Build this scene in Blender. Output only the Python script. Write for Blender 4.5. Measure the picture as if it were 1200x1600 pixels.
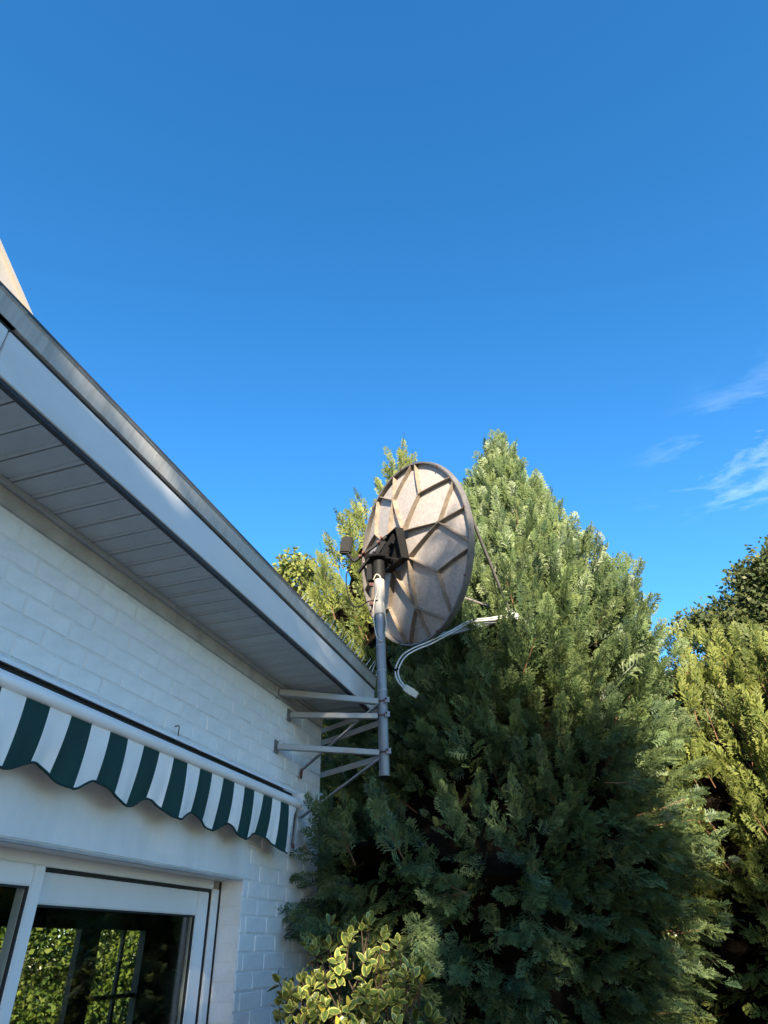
import bpy, bmesh, math, random
import numpy as np
from mathutils import Vector, Matrix, Quaternion
for o in list(bpy.data.objects): bpy.data.objects.remove(o)
S = bpy.context.scene
COL = S.collection
R = math.radians
random.seed(4)

# ------------------------------------------------------------------ camera
CAM = np.array([2.40, 0.0, 1.65]); FPX = 1005.0
_Z = np.array([-50., -1460., 1005.]); _Z /= np.linalg.norm(_Z)
_Y = np.array([390., 678., 1005.]); _Y -= _Z * _Y.dot(_Z); _Y /= np.linalg.norm(_Y)
_X = np.cross(_Y, _Z)
RW = np.array([_X, _Y, _Z])                 # world = RW @ (right, down, forward)
cd = bpy.data.cameras.new('camera'); co = bpy.data.objects.new('camera', cd); COL.objects.link(co)
m = Matrix.Identity(4)
for i in range(3):
    m[i][0] = RW[i, 0]; m[i][1] = -RW[i, 1]; m[i][2] = -RW[i, 2]; m[i][3] = CAM[i]
co.matrix_world = m
cd.sensor_fit = 'HORIZONTAL'; cd.sensor_width = 36.0; cd.lens = 36.0 * FPX / 1200.0
cd.clip_start = 0.05; cd.clip_end = 3000
S.camera = co
def on_x(px, py, x=0.0):
    r = RW @ np.array([px - 600, py - 800, FPX]); return CAM + r * ((x - CAM[0]) / r[0])
def on_y(px, py, y):
    r = RW @ np.array([px - 600, py - 800, FPX]); return CAM + r * ((y - CAM[1]) / r[1])
def azel(px, py):
    r = RW @ np.array([px - 600, py - 800, FPX])
    return math.atan2(r[0], r[1]), math.atan2(r[2], math.hypot(r[0], r[1]))

# ------------------------------------------------------------------ light
SUN_AZ, SUN_EL = R(160.0), R(17.0)          # azimuth clockwise from +Y
SUN = Vector((math.sin(SUN_AZ) * math.cos(SUN_EL), math.cos(SUN_AZ) * math.cos(SUN_EL), math.sin(SUN_EL)))
W = bpy.data.worlds.new('World'); S.world = W; W.use_nodes = True
wn = W.node_tree.nodes; wl = W.node_tree.links
for n in list(wn): wn.remove(n)
wo = wn.new('ShaderNodeOutputWorld'); bg = wn.new('ShaderNodeBackground'); sky = wn.new('ShaderNodeTexSky')
sky.sky_type = 'NISHITA'; sky.sun_disc = False
sky.sun_elevation = SUN_EL; sky.sun_rotation = SUN_AZ
sky.altitude = 0; sky.air_density = 1.0; sky.dust_density = 0.15; sky.ozone_density = 3.2
bg.inputs['Strength'].default_value = 0.115
# thin cirrus wisps drawn into the sky
tc = wn.new('ShaderNodeTexCoord'); sx = wn.new('ShaderNodeSeparateXYZ'); wl.new(tc.outputs['Generated'], sx.inputs[0])
mz = wn.new('ShaderNodeMath'); mz.operation = 'MAXIMUM'; mz.inputs[1].default_value = 0.08; wl.new(sx.outputs['Z'], mz.inputs[0])
dv = wn.new('ShaderNodeVectorMath'); dv.operation = 'DIVIDE'; cb = wn.new('ShaderNodeCombineXYZ')
for k in ('X', 'Y', 'Z'): wl.new(mz.outputs[0], cb.inputs[k])
wl.new(tc.outputs['Generated'], dv.inputs[0]); wl.new(cb.outputs[0], dv.inputs[1])
mp = wn.new('ShaderNodeMapping'); mp.inputs['Rotation'].default_value = (0, 0, R(-35)); mp.inputs['Scale'].default_value = (1.9, 3.4, 1.0)
wl.new(dv.outputs[0], mp.inputs['Vector'])
n1 = wn.new('ShaderNodeTexNoise'); n1.inputs['Scale'].default_value = 2.3; n1.inputs['Detail'].default_value = 9; n1.inputs['Roughness'].default_value = 0.62; n1.inputs['Distortion'].default_value = 0.35
wl.new(mp.outputs[0], n1.inputs['Vector'])
r1 = wn.new('ShaderNodeMapRange'); r1.inputs[1].default_value = 0.50; r1.inputs[2].default_value = 0.80; wl.new(n1.outputs['Fac'], r1.inputs[0])
dist = wn.new('ShaderNodeVectorMath'); dist.operation = 'DISTANCE'
_a, _e = azel(1235, 700)
dist.inputs[1].default_value = (math.sin(_a) / math.tan(_e), math.cos(_a) / math.tan(_e), 1)
wl.new(dv.outputs[0], dist.inputs[0])
r2 = wn.new('ShaderNodeMapRange'); r2.interpolation_type = 'SMOOTHSTEP'; r2.inputs[1].default_value = 0.44; r2.inputs[2].default_value = 0.05; r2.inputs[3].default_value = 0; r2.inputs[4].default_value = 1
wl.new(dist.outputs['Value'], r2.inputs[0])
mm = wn.new('ShaderNodeMath'); mm.operation = 'MULTIPLY'; wl.new(r1.outputs[0], mm.inputs[0]); wl.new(r2.outputs[0], mm.inputs[1])
mk = wn.new('ShaderNodeMath'); mk.operation = 'MULTIPLY'; mk.inputs[1].default_value = 0.46; wl.new(mm.outputs[0], mk.inputs[0])
mx = wn.new('ShaderNodeMix'); mx.data_type = 'RGBA'; wl.new(mk.outputs[0], mx.inputs['Factor'])
hs_ = wn.new('ShaderNodeHueSaturation'); hs_.inputs['Saturation'].default_value = 1.26; wl.new(sky.outputs[0], hs_.inputs['Color'])
wl.new(hs_.outputs[0], mx.inputs['A']); mx.inputs['B'].default_value = (4.6, 5.4, 6.9, 1)
wl.new(mx.outputs['Result'], bg.inputs['Color']); wl.new(bg.outputs[0], wo.inputs[0])
sd = bpy.data.lights.new('sun', 'SUN'); sd.energy = 5.0; sd.angle = R(0.55); sd.color = (1.0, 0.86, 0.66)
so = bpy.data.objects.new('sun', sd); COL.objects.link(so); so.location = (3, -10, 12)
so.rotation_euler = (-SUN).to_track_quat('-Z', 'Y').to_euler()
S.view_settings.view_transform = 'Standard'; S.view_settings.look = 'None'; S.view_settings.gamma = 1
S.view_settings.exposure = 1.73; S.view_settings.use_curve_mapping = False

# ------------------------------------------------------------------ materials
def mat(name, col, rough=0.6, col2=None, nscale=6.0, bump=0.0, bscale=60.0, metal=0.0, spec=0.4, randv=0.0, stretch=(1, 1, 1), lo=0.35, hi=0.7, detail=6):
    M = bpy.data.materials.new(name); M.use_nodes = True
    N = M.node_tree.nodes; L = M.node_tree.links; P = N['Principled BSDF']
    P.inputs['Base Color'].default_value = (*col, 1); P.inputs['Roughness'].default_value = rough
    P.inputs['Metallic'].default_value = metal; P.inputs['Specular IOR Level'].default_value = spec
    t = N.new('ShaderNodeTexCoord'); out = None
    if col2 is not None:
        mp = N.new('ShaderNodeMapping'); mp.inputs['Scale'].default_value = stretch; L.new(t.outputs['Object'], mp.inputs['Vector'])
        nz = N.new('ShaderNodeTexNoise'); nz.inputs['Scale'].default_value = nscale; nz.inputs['Detail'].default_value = detail; nz.inputs['Roughness'].default_value = 0.65
        L.new(mp.outputs[0], nz.inputs['Vector'])
        mr = N.new('ShaderNodeMapRange'); mr.inputs[1].default_value = lo; mr.inputs[2].default_value = hi; L.new(nz.outputs['Fac'], mr.inputs[0])
        mx = N.new('ShaderNodeMix'); mx.data_type = 'RGBA'; mx.inputs['A'].default_value = (*col, 1); mx.inputs['B'].default_value = (*col2, 1)
        L.new(mr.outputs[0], mx.inputs['Factor']); out = mx.outputs['Result']
        L.new(out, P.inputs['Base Color'])
    if randv:
        oi = N.new('ShaderNodeObjectInfo'); mr2 = N.new('ShaderNodeMapRange'); mr2.inputs[3].default_value = 1 - randv; mr2.inputs[4].default_value = 1 + randv * 0.4
        L.new(oi.outputs['Random'], mr2.inputs[0])
        hs = N.new('ShaderNodeHueSaturation'); L.new(mr2.outputs[0], hs.inputs['Value'])
        if out: L.new(out, hs.inputs['Color'])
        else: hs.inputs['Color'].default_value = (*col, 1)
        L.new(hs.outputs[0], P.inputs['Base Color'])
    if bump:
        nb = N.new('ShaderNodeTexNoise'); nb.inputs['Scale'].default_value = bscale; nb.inputs['Detail'].default_value = 5
        L.new(t.outputs['Object'], nb.inputs['Vector'])
        b = N.new('ShaderNodeBump'); b.inputs['Strength'].default_value = bump; b.inputs['Distance'].default_value = 0.01
        L.new(nb.outputs['Fac'], b.inputs['Height']); L.new(b.outputs[0], P.inputs['Normal'])
    return M

M = {}
M['paint'] = mat('painted_brick', (0.80, 0.80, 0.79), 0.45, (0.70, 0.70, 0.69), 9, 0.35, 45, randv=0.035, lo=0.45, hi=0.8)
M['mortar'] = mat('painted_mortar', (0.78, 0.78, 0.77), 0.6, (0.66, 0.66, 0.65), 12, 0.5, 70)
M['render'] = mat('painted_render', (0.78, 0.78, 0.77), 0.6, (0.66, 0.66, 0.65), 3, 0.25, 90, stretch=(1, 1, .35))
M['fascia'] = mat('fascia_paint', (0.66, 0.66, 0.66), 0.4, (0.56, 0.55, 0.52), 2.2, 0.06, 30, stretch=(1, .5, 2), lo=.5, hi=.85)
M['gutter'] = mat('weathered_gutter', (0.46, 0.45, 0.43), 0.5, (0.30, 0.29, 0.27), 9, 0.1, 50, stretch=(1, 3, .25), lo=.4, hi=.8)
M['dark'] = mat('dark_trim', (0.035, 0.035, 0.04), 0.55, (0.02, 0.02, 0.02), 5)
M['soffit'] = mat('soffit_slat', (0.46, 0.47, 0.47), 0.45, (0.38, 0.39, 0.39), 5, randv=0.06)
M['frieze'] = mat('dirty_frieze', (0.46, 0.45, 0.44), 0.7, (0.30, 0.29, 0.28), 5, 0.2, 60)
M['roof'] = mat('roof_tile', (0.07, 0.07, 0.075), 0.6, (0.045, 0.045, 0.05), 6)
M['cream'] = mat('cream_board', (0.44, 0.40, 0.35), 0.6, (0.34, 0.30, 0.25), 8, lo=.5, hi=.8)
M['pvc'] = mat('white_pvc', (0.80, 0.80, 0.80), 0.3, (0.74, 0.74, 0.73), 4)
M['rubber'] = mat('black_rubber', (0.02, 0.02, 0.02), 0.6)
M['alu'] = mat('awning_aluminium', (0.84, 0.85, 0.86), 0.28, (0.70, 0.71, 0.72), 3, stretch=(1, .3, 3))
M['galv'] = mat('galvanised_steel', (0.27, 0.28, 0.29), 0.5, (0.21, 0.21, 0.22), 14, 0.05, 80, metal=0.45, stretch=(1, 1, .5))
M['sleeve'] = mat('pale_mast_sleeve', (0.36, 0.34, 0.31), 0.5, (0.42, 0.38, 0.32), 18, lo=.5, hi=.8)
M['steelbar'] = mat('rust_spotted_bar', (0.33, 0.33, 0.32), 0.5, (0.34, 0.24, 0.16), 7, 0.1, 60, metal=0.1, lo=.55, hi=.8)
M['rust'] = mat('rusty_clamp', (0.13, 0.05, 0.04), 0.7, (0.10, 0.04, 0.03), 40)
M['black'] = mat('black_powder_coat', (0.009, 0.009, 0.010), 0.6, (0.015, 0.014, 0.013), 20, spec=0.15)
M['dish'] = mat('weathered_dish', (0.35, 0.315, 0.295), 0.6, (0.235, 0.205, 0.19), 28, 0.08, 120, lo=.42, hi=.75, detail=9)
M['rib'] = mat('dish_rib', (0.24, 0.195, 0.15), 0.65, (0.13, 0.105, 0.08), 14, lo=.4, hi=.7)
M['rim'] = mat('dish_rim', (0.16, 0.15, 0.14), 0.55, (0.10, 0.09, 0.085), 9)
M['white'] = mat('white_cable', (0.58, 0.58, 0.57), 0.45)
M['plug'] = mat('old_plug', (0.50, 0.48, 0.40), 0.5)
M['bark'] = mat('bark', (0.10, 0.065, 0.045), 0.9, (0.05, 0.035, 0.025), 18, 0.5, 40, stretch=(1, 1, .2))
M['inner'] = mat('twig_and_shade_core', (0.006, 0.005, 0.004), 1.0, (0.012, 0.009, 0.006), 16, 0.8, 40, spec=0.0)  # near-black base carries both dead twigs and the shade between sprays
M['grass'] = mat('lawn', (0.06, 0.09, 0.03), 0.9, (0.04, 0.06, 0.02), 3, 0.4, 90)
M['paving'] = mat('paving', (0.27, 0.27, 0.28), 0.8, (0.20, 0.20, 0.21), 4, 0.3, 60)
M['room'] = mat('dim_room', (0.10, 0.085, 0.07), 0.8)
M['wood'] = mat('dark_wood', (0.03, 0.022, 0.018), 0.5)
M['curtain'] = mat('grey_curtain', (0.70, 0.69, 0.70), 0.9)

def mat_stripes():
    Mt = mat('striped_awning_cloth', (.8, .8, .78), 0.85)
    N = Mt.node_tree.nodes; L = Mt.node_tree.links; P = N['Principled BSDF']
    t = N.new('ShaderNodeTexCoord'); s = N.new('ShaderNodeSeparateXYZ'); L.new(t.outputs['Object'], s.inputs[0])
    a = N.new('ShaderNodeMath'); a.operation = 'SUBTRACT'; a.inputs[1].default_value = 2.099; L.new(s.outputs['Y'], a.inputs[0])
    b = N.new('ShaderNodeMath'); b.operation = 'DIVIDE'; b.inputs[1].default_value = 0.2756; L.new(a.outputs[0], b.inputs[0])
    c = N.new('ShaderNodeMath'); c.operation = 'FRACT'; L.new(b.outputs[0], c.inputs[0])
    d = N.new('ShaderNodeMath'); d.operation = 'LESS_THAN'; d.inputs[1].default_value = 0.505; L.new(c.outputs[0], d.inputs[0])
    nz = N.new('ShaderNodeTexNoise'); nz.inputs['Scale'].default_value = 7; nz.inputs['Detail'].default_value = 8; L.new(t.outputs['Object'], nz.inputs['Vector'])
    w = N.new('ShaderNodeMix'); w.data_type = 'RGBA'; w.inputs['A'].default_value = (.88, .88, .87, 1); w.inputs['B'].default_value = (.72, .72, .71, 1); L.new(nz.outputs['Fac'], w.inputs['Factor'])
    g = N.new('ShaderNodeMix'); g.data_type = 'RGBA'; g.inputs['A'].default_value = (.004, .036, .036, 1); g.inputs['B'].default_value = (.008, .052, .050, 1); L.new(nz.outputs['Fac'], g.inputs['Factor'])
    mx = N.new('ShaderNodeMix'); mx.data_type = 'RGBA'; L.new(d.outputs[0], mx.inputs['Factor']); L.new(w.outputs['Result'], mx.inputs['A']); L.new(g.outputs['Result'], mx.inputs['B'])
    L.new(mx.outputs['Result'], P.inputs['Base Color'])
    wv = N.new('ShaderNodeTexNoise'); wv.inputs['Scale'].default_value = 420; L.new(t.outputs['Object'], wv.inputs['Vector'])
    bp = N.new('ShaderNodeBump'); bp.inputs['Strength'].default_value = .25; bp.inputs['Distance'].default_value = .002; L.new(wv.outputs['Fac'], bp.inputs['Height']); L.new(bp.outputs[0], P.inputs['Normal'])
    return Mt
M['stripes'] = mat_stripes()
M['piping'] = mat('green_piping', (.004, .032, .032), 0.8)

def mat_glass():
    Mt = bpy.data.materials.new('window_glass'); Mt.use_nodes = True
    N = Mt.node_tree.nodes; L = Mt.node_tree.links; N.clear()
    o = N.new('ShaderNodeOutputMaterial'); tr = N.new('ShaderNodeBsdfTransparent'); tr.inputs[0].default_value = (.82, .86, .84, 1)
    gl = N.new('ShaderNodeBsdfGlossy'); gl.inputs['Roughness'].default_value = 0.0; gl.inputs['Color'].default_value = (.95, .97, 1, 1)
    fr = N.new('ShaderNodeLayerWeight'); fr.inputs['Blend'].default_value = 0.5
    p5 = N.new('ShaderNodeMath'); p5.operation = 'POWER'; p5.inputs[1].default_value = 5.0; L.new(fr.outputs['Facing'], p5.inputs[0])
    k = N.new('ShaderNodeMapRange'); k.inputs[3].default_value = 0.09; k.inputs[4].default_value = 1.0; L.new(p5.outputs[0], k.inputs[0])
    mx = N.new('ShaderNodeMixShader'); L.new(k.outputs[0], mx.inputs[0]); L.new(tr.outputs[0], mx.inputs[1]); L.new(gl.outputs[0], mx.inputs[2])
    L.new(mx.outputs[0], o.inputs[0]); return Mt
M['glass'] = mat_glass()

def mat_leaf(name, c_dark, c_light, c_tip, trans=0.25, rough=0.55, spec=0.3, tipk=1.0):
    """foliage colour from two vertex attributes: tint (per spray) and tip (0 stem .. 1 new growth)"""
    Mt = bpy.data.materials.new(name); Mt.use_nodes = True
    N = Mt.node_tree.nodes; L = Mt.node_tree.links; P = N['Principled BSDF']; O = N['Material Output']
    a = N.new('ShaderNodeAttribute'); a.attribute_name = 'tint'
    b = N.new('ShaderNodeAttribute'); b.attribute_name = 'tip'
    m1 = N.new('ShaderNodeMix'); m1.data_type = 'RGBA'; m1.inputs['A'].default_value = (*c_dark, 1); m1.inputs['B'].default_value = (*c_light, 1); L.new(a.outputs['Fac'], m1.inputs['Factor'])
    mk = N.new('ShaderNodeMath'); mk.operation = 'MULTIPLY'; mk.inputs[1].default_value = tipk; L.new(b.outputs['Fac'], mk.inputs[0])
    m2 = N.new('ShaderNodeMix'); m2.data_type = 'RGBA'; L.new(mk.outputs[0], m2.inputs['Factor']); L.new(m1.outputs['Result'], m2.inputs['A']); m2.inputs['B'].default_value = (*c_tip, 1)
    L.new(m2.outputs['Result'], P.inputs['Base Color']); P.inputs['Roughness'].default_value = rough; P.inputs['Specular IOR Level'].default_value = spec
    t = N.new('ShaderNodeBsdfTranslucent'); L.new(m2.outputs['Result'], t.inputs['Color'])
    mx = N.new('ShaderNodeMixShader'); mx.inputs[0].default_value = trans; L.new(P.outputs[0], mx.inputs[1]); L.new(t.outputs[0], mx.inputs[2]); L.new(mx.outputs[0], O.inputs[0])
    return Mt
M['cypress'] = mat_leaf('cypress_foliage', (.018, .044, .026), (.115, .178, .066), (.33, .39, .13), .25, rough=.48, spec=.45)
M['golden'] = mat_leaf('golden_cypress_foliage', (.042, .070, .018), (.155, .195, .048), (.38, .39, .095), .28)
M['broad'] = mat_leaf('broad_leaves', (.040, .065, .020), (.095, .115, .035), (.16, .15, .06), .25)
M['oak'] = mat_leaf('oak_leaves', (.030, .050, .016), (.075, .098, .030), (.13, .135, .045), .2)
M['hedge'] = mat_leaf('ivy_leaves', (.04, .085, .012), (.10, .155, .022), (.24, .27, .04), .35)

# ------------------------------------------------------------------ helpers
class MB:
    def __init__(s): s.v = []; s.f = []
    def add(s, vs, fs):
        b = len(s.v); s.v += [tuple(map(float, x)) for x in vs]; s.f += [tuple(i + b for i in f) for f in fs]; return s
    def box(s, x0, x1, y0, y1, z0, z1):
        return s.add([(x0, y0, z0), (x1, y0, z0), (x1, y1, z0), (x0, y1, z0), (x0, y0, z1), (x1, y0, z1), (x1, y1, z1), (x0, y1, z1)],
                     [(0, 3, 2, 1), (4, 5, 6, 7), (0, 1, 5, 4), (1, 2, 6, 5), (2, 3, 7, 6), (3, 0, 4, 7)])
    def beam(s, a, b, w, h, up=(0, 0, 1), bev=0.0):
        a = Vector(a); b = Vector(b); d = (b - a).normalized(); u = Vector(up)
        sd = d.cross(u).normalized(); u = sd.cross(d).normalized()
        if bev:
            pr = [(-w/2+bev, -h/2), (w/2-bev, -h/2), (w/2, -h/2+bev), (w/2, h/2-bev), (w/2-bev, h/2), (-w/2+bev, h/2), (-w/2, h/2-bev), (-w/2, -h/2+bev)]
        else: pr = [(-w/2, -h/2), (w/2, -h/2), (w/2, h/2), (-w/2, h/2)]
        n = len(pr); vs = [a + sd*p + u*q for p, q in pr] + [b + sd*p + u*q for p, q in pr]
        return s.add(vs, [tuple((i, (i+1) % n, n+(i+1) % n, n+i)) for i in range(n)] + [tuple(reversed(range(n))), tuple(range(n, 2*n))])
    def tube(s, pts, r, n=10, cap=True):
        pts = [Vector(p) for p in pts]; rr = r if isinstance(r, (list, tuple)) else [r]*len(pts)
        prev = None; rings = []
        for i, p in enumerate(pts):
            d = (pts[min(i+1, len(pts)-1)] - pts[max(i-1, 0)]).normalized()
            if prev is None:
                a = d.orthogonal().normalized()
            else:
                a = (prev - d*prev.dot(d)).normalized()
            prev = a; b = d.cross(a)
            rings.append([p + (a*math.cos(2*math.pi*k/n) + b*math.sin(2*math.pi*k/n))*rr[i] for k in range(n)])
        vs = [v for q in rings for v in q]; fs = []
        for i in range(len(pts)-1):
            for k in range(n): fs.append((i*n+k, i*n+(k+1) % n, (i+1)*n+(k+1) % n, (i+1)*n+k))
        if cap: fs += [tuple(reversed(range(n))), tuple(range((len(pts)-1)*n, len(pts)*n))]
        return s.add(vs, fs)
    def mesh(s, name):
        me = bpy.data.meshes.new(name); me.from_pydata(s.v, [], s.f); me.validate(); return me
    def build(s, name, m, parent=None, smooth=False, bevel=0.0):
        me = s.mesh(name)
        if bevel:
            bm = bmesh.new(); bm.from_mesh(me)
            bmesh.ops.bevel(bm, geom=bm.edges[:], offset=bevel, segments=2, affect='EDGES', clamp_overlap=True)
            bm.to_mesh(me); bm.free()
        bm = bmesh.new(); bm.from_mesh(me); bmesh.ops.recalc_face_normals(bm, faces=bm.faces[:]); bm.to_mesh(me); bm.free()
        return link(name, me, m, parent, smooth)
def link(name, me, m, parent=None, smooth=False):
    if m is not None and not len(me.materials): me.materials.append(m)
    o = bpy.data.objects.new(name, me); COL.objects.link(o)
    if parent is not None:
        o.parent = parent
        if parent.matrix_world != Matrix.Identity(4) or parent.location.length: o.matrix_parent_inverse = wmat(parent).inverted()
    if smooth:
        me.polygons.foreach_set('use_smooth', [True]*len(me.polygons)); me.set_sharp_from_angle(angle=R(40))
    return o
def wmat(o):
    mm_ = o.matrix_basis.copy()
    if o.parent: mm_ = wmat(o.parent) @ o.matrix_parent_inverse @ mm_
    return mm_
def tag(o, label=None, cat=None, group=None, kind=None):
    if label: o['label'] = label
    if cat: o['category'] = cat
    if group: o['group'] = group
    if kind: o['kind'] = kind
    return o
def empty(name, loc, label, cat, group=None):
    o = bpy.data.objects.new(name, None); COL.objects.link(o); o.location = loc; o.empty_display_size = .2
    return tag(o, label, cat, group)
def arrmesh(name, V, F4, attrs, m, parent):
    """big quad mesh from numpy"""
    me = bpy.data.meshes.new(name); nv = len(V); nf = len(F4)
    me.vertices.add(nv); me.vertices.foreach_set('co', V.astype(np.float32).ravel())
    me.loops.add(nf*4); me.loops.foreach_set('vertex_index', F4.astype(np.int32).ravel())
    me.polygons.add(nf); me.polygons.foreach_set('loop_start', np.arange(0, nf*4, 4, dtype=np.int32))
    me.update(calc_edges=True)
    for k, a in attrs.items():
        at = me.attributes.new(k, 'FLOAT', 'POINT'); at.data.foreach_set('value', a.astype(np.float32).ravel())
    return link(name, me, m, parent)
def smoothpath(pts, n=8):
    out = []; P = [Vector(p) for p in pts]
    for i in range(len(P)-1):
        p0 = P[max(i-1, 0)]; p1 = P[i]; p2 = P[i+1]; p3 = P[min(i+2, len(P)-1)]
        for k in range(n):
            t = k/n
            out.append(.5*((2*p1) + (p2-p0)*t + (2*p0-5*p1+4*p2-p3)*t*t + (3*p1-p0-3*p2+p3)*t**3))
    out.append(P[-1]); return out

# ------------------------------------------------------------------ ground
tag(link('ground', (lambda b: b.add([(-400, -400, 0), (400, -400, 0), (400, 400, 0), (-400, 400, 0)], [(0, 1, 2, 3)]).mesh('ground'))(MB()), M['grass']), kind='structure')
tag(MB().box(0.02, 6.0, -5, 5.4, 0.004, 0.03).build('patio', M['paving']), kind='structure')  # unseen paving, widened and greyed to tune light bounced onto the wall

# ------------------------------------------------------------------ house
WEND = 5.69            # far corner of the facade
SOF = 3.537            # soffit height
house = empty('house', (-1.0, 2.5, 0), 'white painted brick house with deep eaves and a sliding glass door', 'house')
DY0, DY1, DZ = 0.95, 4.42, 2.09
wall = MB()
wall.box(-.30, 0, DY1, WEND, 0, DZ); wall.box(-.30, 0, -2.0, WEND, DZ, 3.50); wall.box(-.30, 0, -2.0, DY0, 0, DZ)
wall.box(-1.0, -.30, WEND-.30, WEND-.002, 0, 3.50)
wo_ = wall.build('wall', M['mortar'], house)
# bricks: 290 x 90 mm, joints about 9 mm, painted over
def brick_mesh(seed, l, h=0.091):
    rg = random.Random(seed); d = 0.0048; bv = 0.0045
    b = MB(); j = lambda s=.0018: rg.uniform(-s, s)
    out = [(-.004, 0+j(), 0+j()), (-.004, l+j(), 0+j()), (-.004, l+j(), h+j()), (-.004, 0+j(), h+j())]
    inn = [(d+j(.0012), bv+j(), bv+j()), (d+j(.0012), l-bv+j(), bv+j()), (d+j(.0012), l-bv+j(), h-bv+j()), (d+j(.0012), bv+j(), h-bv+j())]
    b.add(out+inn, [(4, 5, 6, 7), (0, 1, 5, 4), (1, 2, 6, 5), (2, 3, 7, 6), (3, 0, 4, 7)])
    return b.mesh('brick')
BV = {}
def brick_var(l, k):
    key = (round(l, 3), k)
    if key not in BV: BV[key] = brick_mesh(hash(key) % 9999, l)
    return BV[key]
BL, CH = 0.300, 0.1005
placed = []
rb = random.Random(11)
LINT = (1.0, 4.42, DZ, 2.60)     # smooth rendered beam above the door
for c in range(0, 35):
    z = 3.395 - (c+1)*CH
    if z < 0.9: break
    y = WEND - (0 if c % 2 else .15)
    while y > 0.7:
        y0 = y - BL; l = BL - .009
        if y > WEND-.01 and c % 2 == 0: pass
        yy0, yy1 = y0 + .0045, y - .0045
        if z < 2.595 and z+CH > DZ-.02 or z < DZ:
            lim = DY1 + .003
            if yy1 <= lim+.03: break
            if yy0 < lim: yy0 = lim
        if yy1-yy0 > .04: placed.append((yy0, z+.0045, yy1-yy0))
        y = y0
    if c % 2 == 0:
        placed.append((WEND-.15+.0045, z+.0045, .141))
def px_size(p):
    d = np.array([0, p[0], p[1]]) - CAM; return np.linalg.norm(d) + (50 if p[0] < 1.5 else 0)
placed.sort(key=px_size)
rest = MB()
for i, (y, z, l) in enumerate(placed):
    if i < 285:
        me = brick_var(l, rb.randrange(5)); o = link('brick', me, M['paint'], wo_)
        o.location = (rb.uniform(-.0012, .0012), y + rb.uniform(-.002, .002), z + rb.uniform(-.0015, .0015))
        o.matrix_parent_inverse = wmat(wo_).inverted()
        o.rotation_euler = (rb.uniform(-.006, .006), rb.uniform(-.01, .01), rb.uniform(-.008, .008))
    else:
        rest.box(-.003, .0062, y, y+l, z, z+.091)
if rest.v: tag(rest.build('brickwork', M['paint'], wo_), kind='stuff')
# reveal bricks (side of the door opening)
for k in range(12):
    z = 1.06 + k*CH - .02
    if z + .091 > DZ - .01: break
    o = MB().box(-.155, -.002, DY1-.0045, DY1+.003, z, z+.091).build('brick', M['paint'], wo_)
lint = MB(); lint.box(-.28, .012, DY0-.15, DY1, DZ+.004, 2.60)
lb = lint.build('lintel', M['render'], house, bevel=.006)
MB().beam((.006, DY0-.12, DZ-.004), (.006, DY1-.03, DZ-.004), .02, .012).build('drip_edge', M['frieze'], lb)
# frieze board under the soffit
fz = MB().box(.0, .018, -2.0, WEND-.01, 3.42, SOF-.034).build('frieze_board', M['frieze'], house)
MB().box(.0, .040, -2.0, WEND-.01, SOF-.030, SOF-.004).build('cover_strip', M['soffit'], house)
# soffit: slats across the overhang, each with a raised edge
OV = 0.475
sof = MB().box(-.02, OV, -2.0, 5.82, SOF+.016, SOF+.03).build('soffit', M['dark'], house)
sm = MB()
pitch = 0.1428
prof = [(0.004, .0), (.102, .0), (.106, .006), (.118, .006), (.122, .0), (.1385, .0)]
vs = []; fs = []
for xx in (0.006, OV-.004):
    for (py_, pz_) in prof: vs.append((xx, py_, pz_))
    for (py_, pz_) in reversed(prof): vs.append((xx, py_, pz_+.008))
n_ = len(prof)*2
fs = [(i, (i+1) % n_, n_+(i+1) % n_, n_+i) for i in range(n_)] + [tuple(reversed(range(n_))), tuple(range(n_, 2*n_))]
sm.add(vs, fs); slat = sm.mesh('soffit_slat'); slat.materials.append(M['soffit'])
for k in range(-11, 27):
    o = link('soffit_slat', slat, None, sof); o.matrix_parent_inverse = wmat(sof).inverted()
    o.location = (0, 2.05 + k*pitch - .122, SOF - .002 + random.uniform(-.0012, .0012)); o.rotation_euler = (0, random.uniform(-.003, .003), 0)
# fascia boards, dark drip strip and gutter
FX = OV; GZ = 3.778
fa = empty('fascia', (FX, 2, SOF), None, None); fa.parent = house; fa.matrix_parent_inverse = wmat(house).inverted()
for (a, b) in ((-2.0, 1.188), (1.194, 5.80)):
    MB().box(FX, FX+.022, a, b, SOF+.004, GZ-.020).build('fascia_board', M['fascia'], fa, bevel=.003)
MB().box(FX-.012, FX+.014, -2.0, 5.79, SOF-.016, SOF+.002).build('drip_strip', M['dark'], fa)
MB().box(.0, FX-.002, 5.80, 5.822, SOF+.004, GZ-.020).build('end_board', M['fascia'], fa)
# roof edge gutter trim: slightly sloped front with a thin lip
GZ = 3.778
def gutter_piece(y0, y1, ex=0.0):
    pr = [(FX-.06, GZ+.06), (FX-.06, GZ), (FX+.034+ex, GZ), (FX+.050+ex, GZ+.082), (FX+.058+ex, GZ+.088), (FX+.054+ex, GZ+.094), (FX+.038, GZ+.086), (FX+.030, GZ+.06)]
    n = len(pr); b = MB(); b.add([(x, y0, z) for x, z in pr] + [(x, y1, z) for x, z in pr], [(i, (i+1) % n, n+(i+1) % n, n+i) for i in range(n)] + [tuple(reversed(range(n))), tuple(range(n, 2*n))])
    return b
gu = gutter_piece(-2.0, 5.79).build('gutter', M['gutter'], house)
gutter_piece(1.07, 1.205, .004).build('joint_cover', M['gutter'], gu)
MB().box(FX-.05, FX+.016, -2.0, 5.78, GZ-.022, GZ-.002).build('shadow_gap_strip', M['dark'], gu)  # dark strip painted in as the shadow between fascia and gutter
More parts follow.
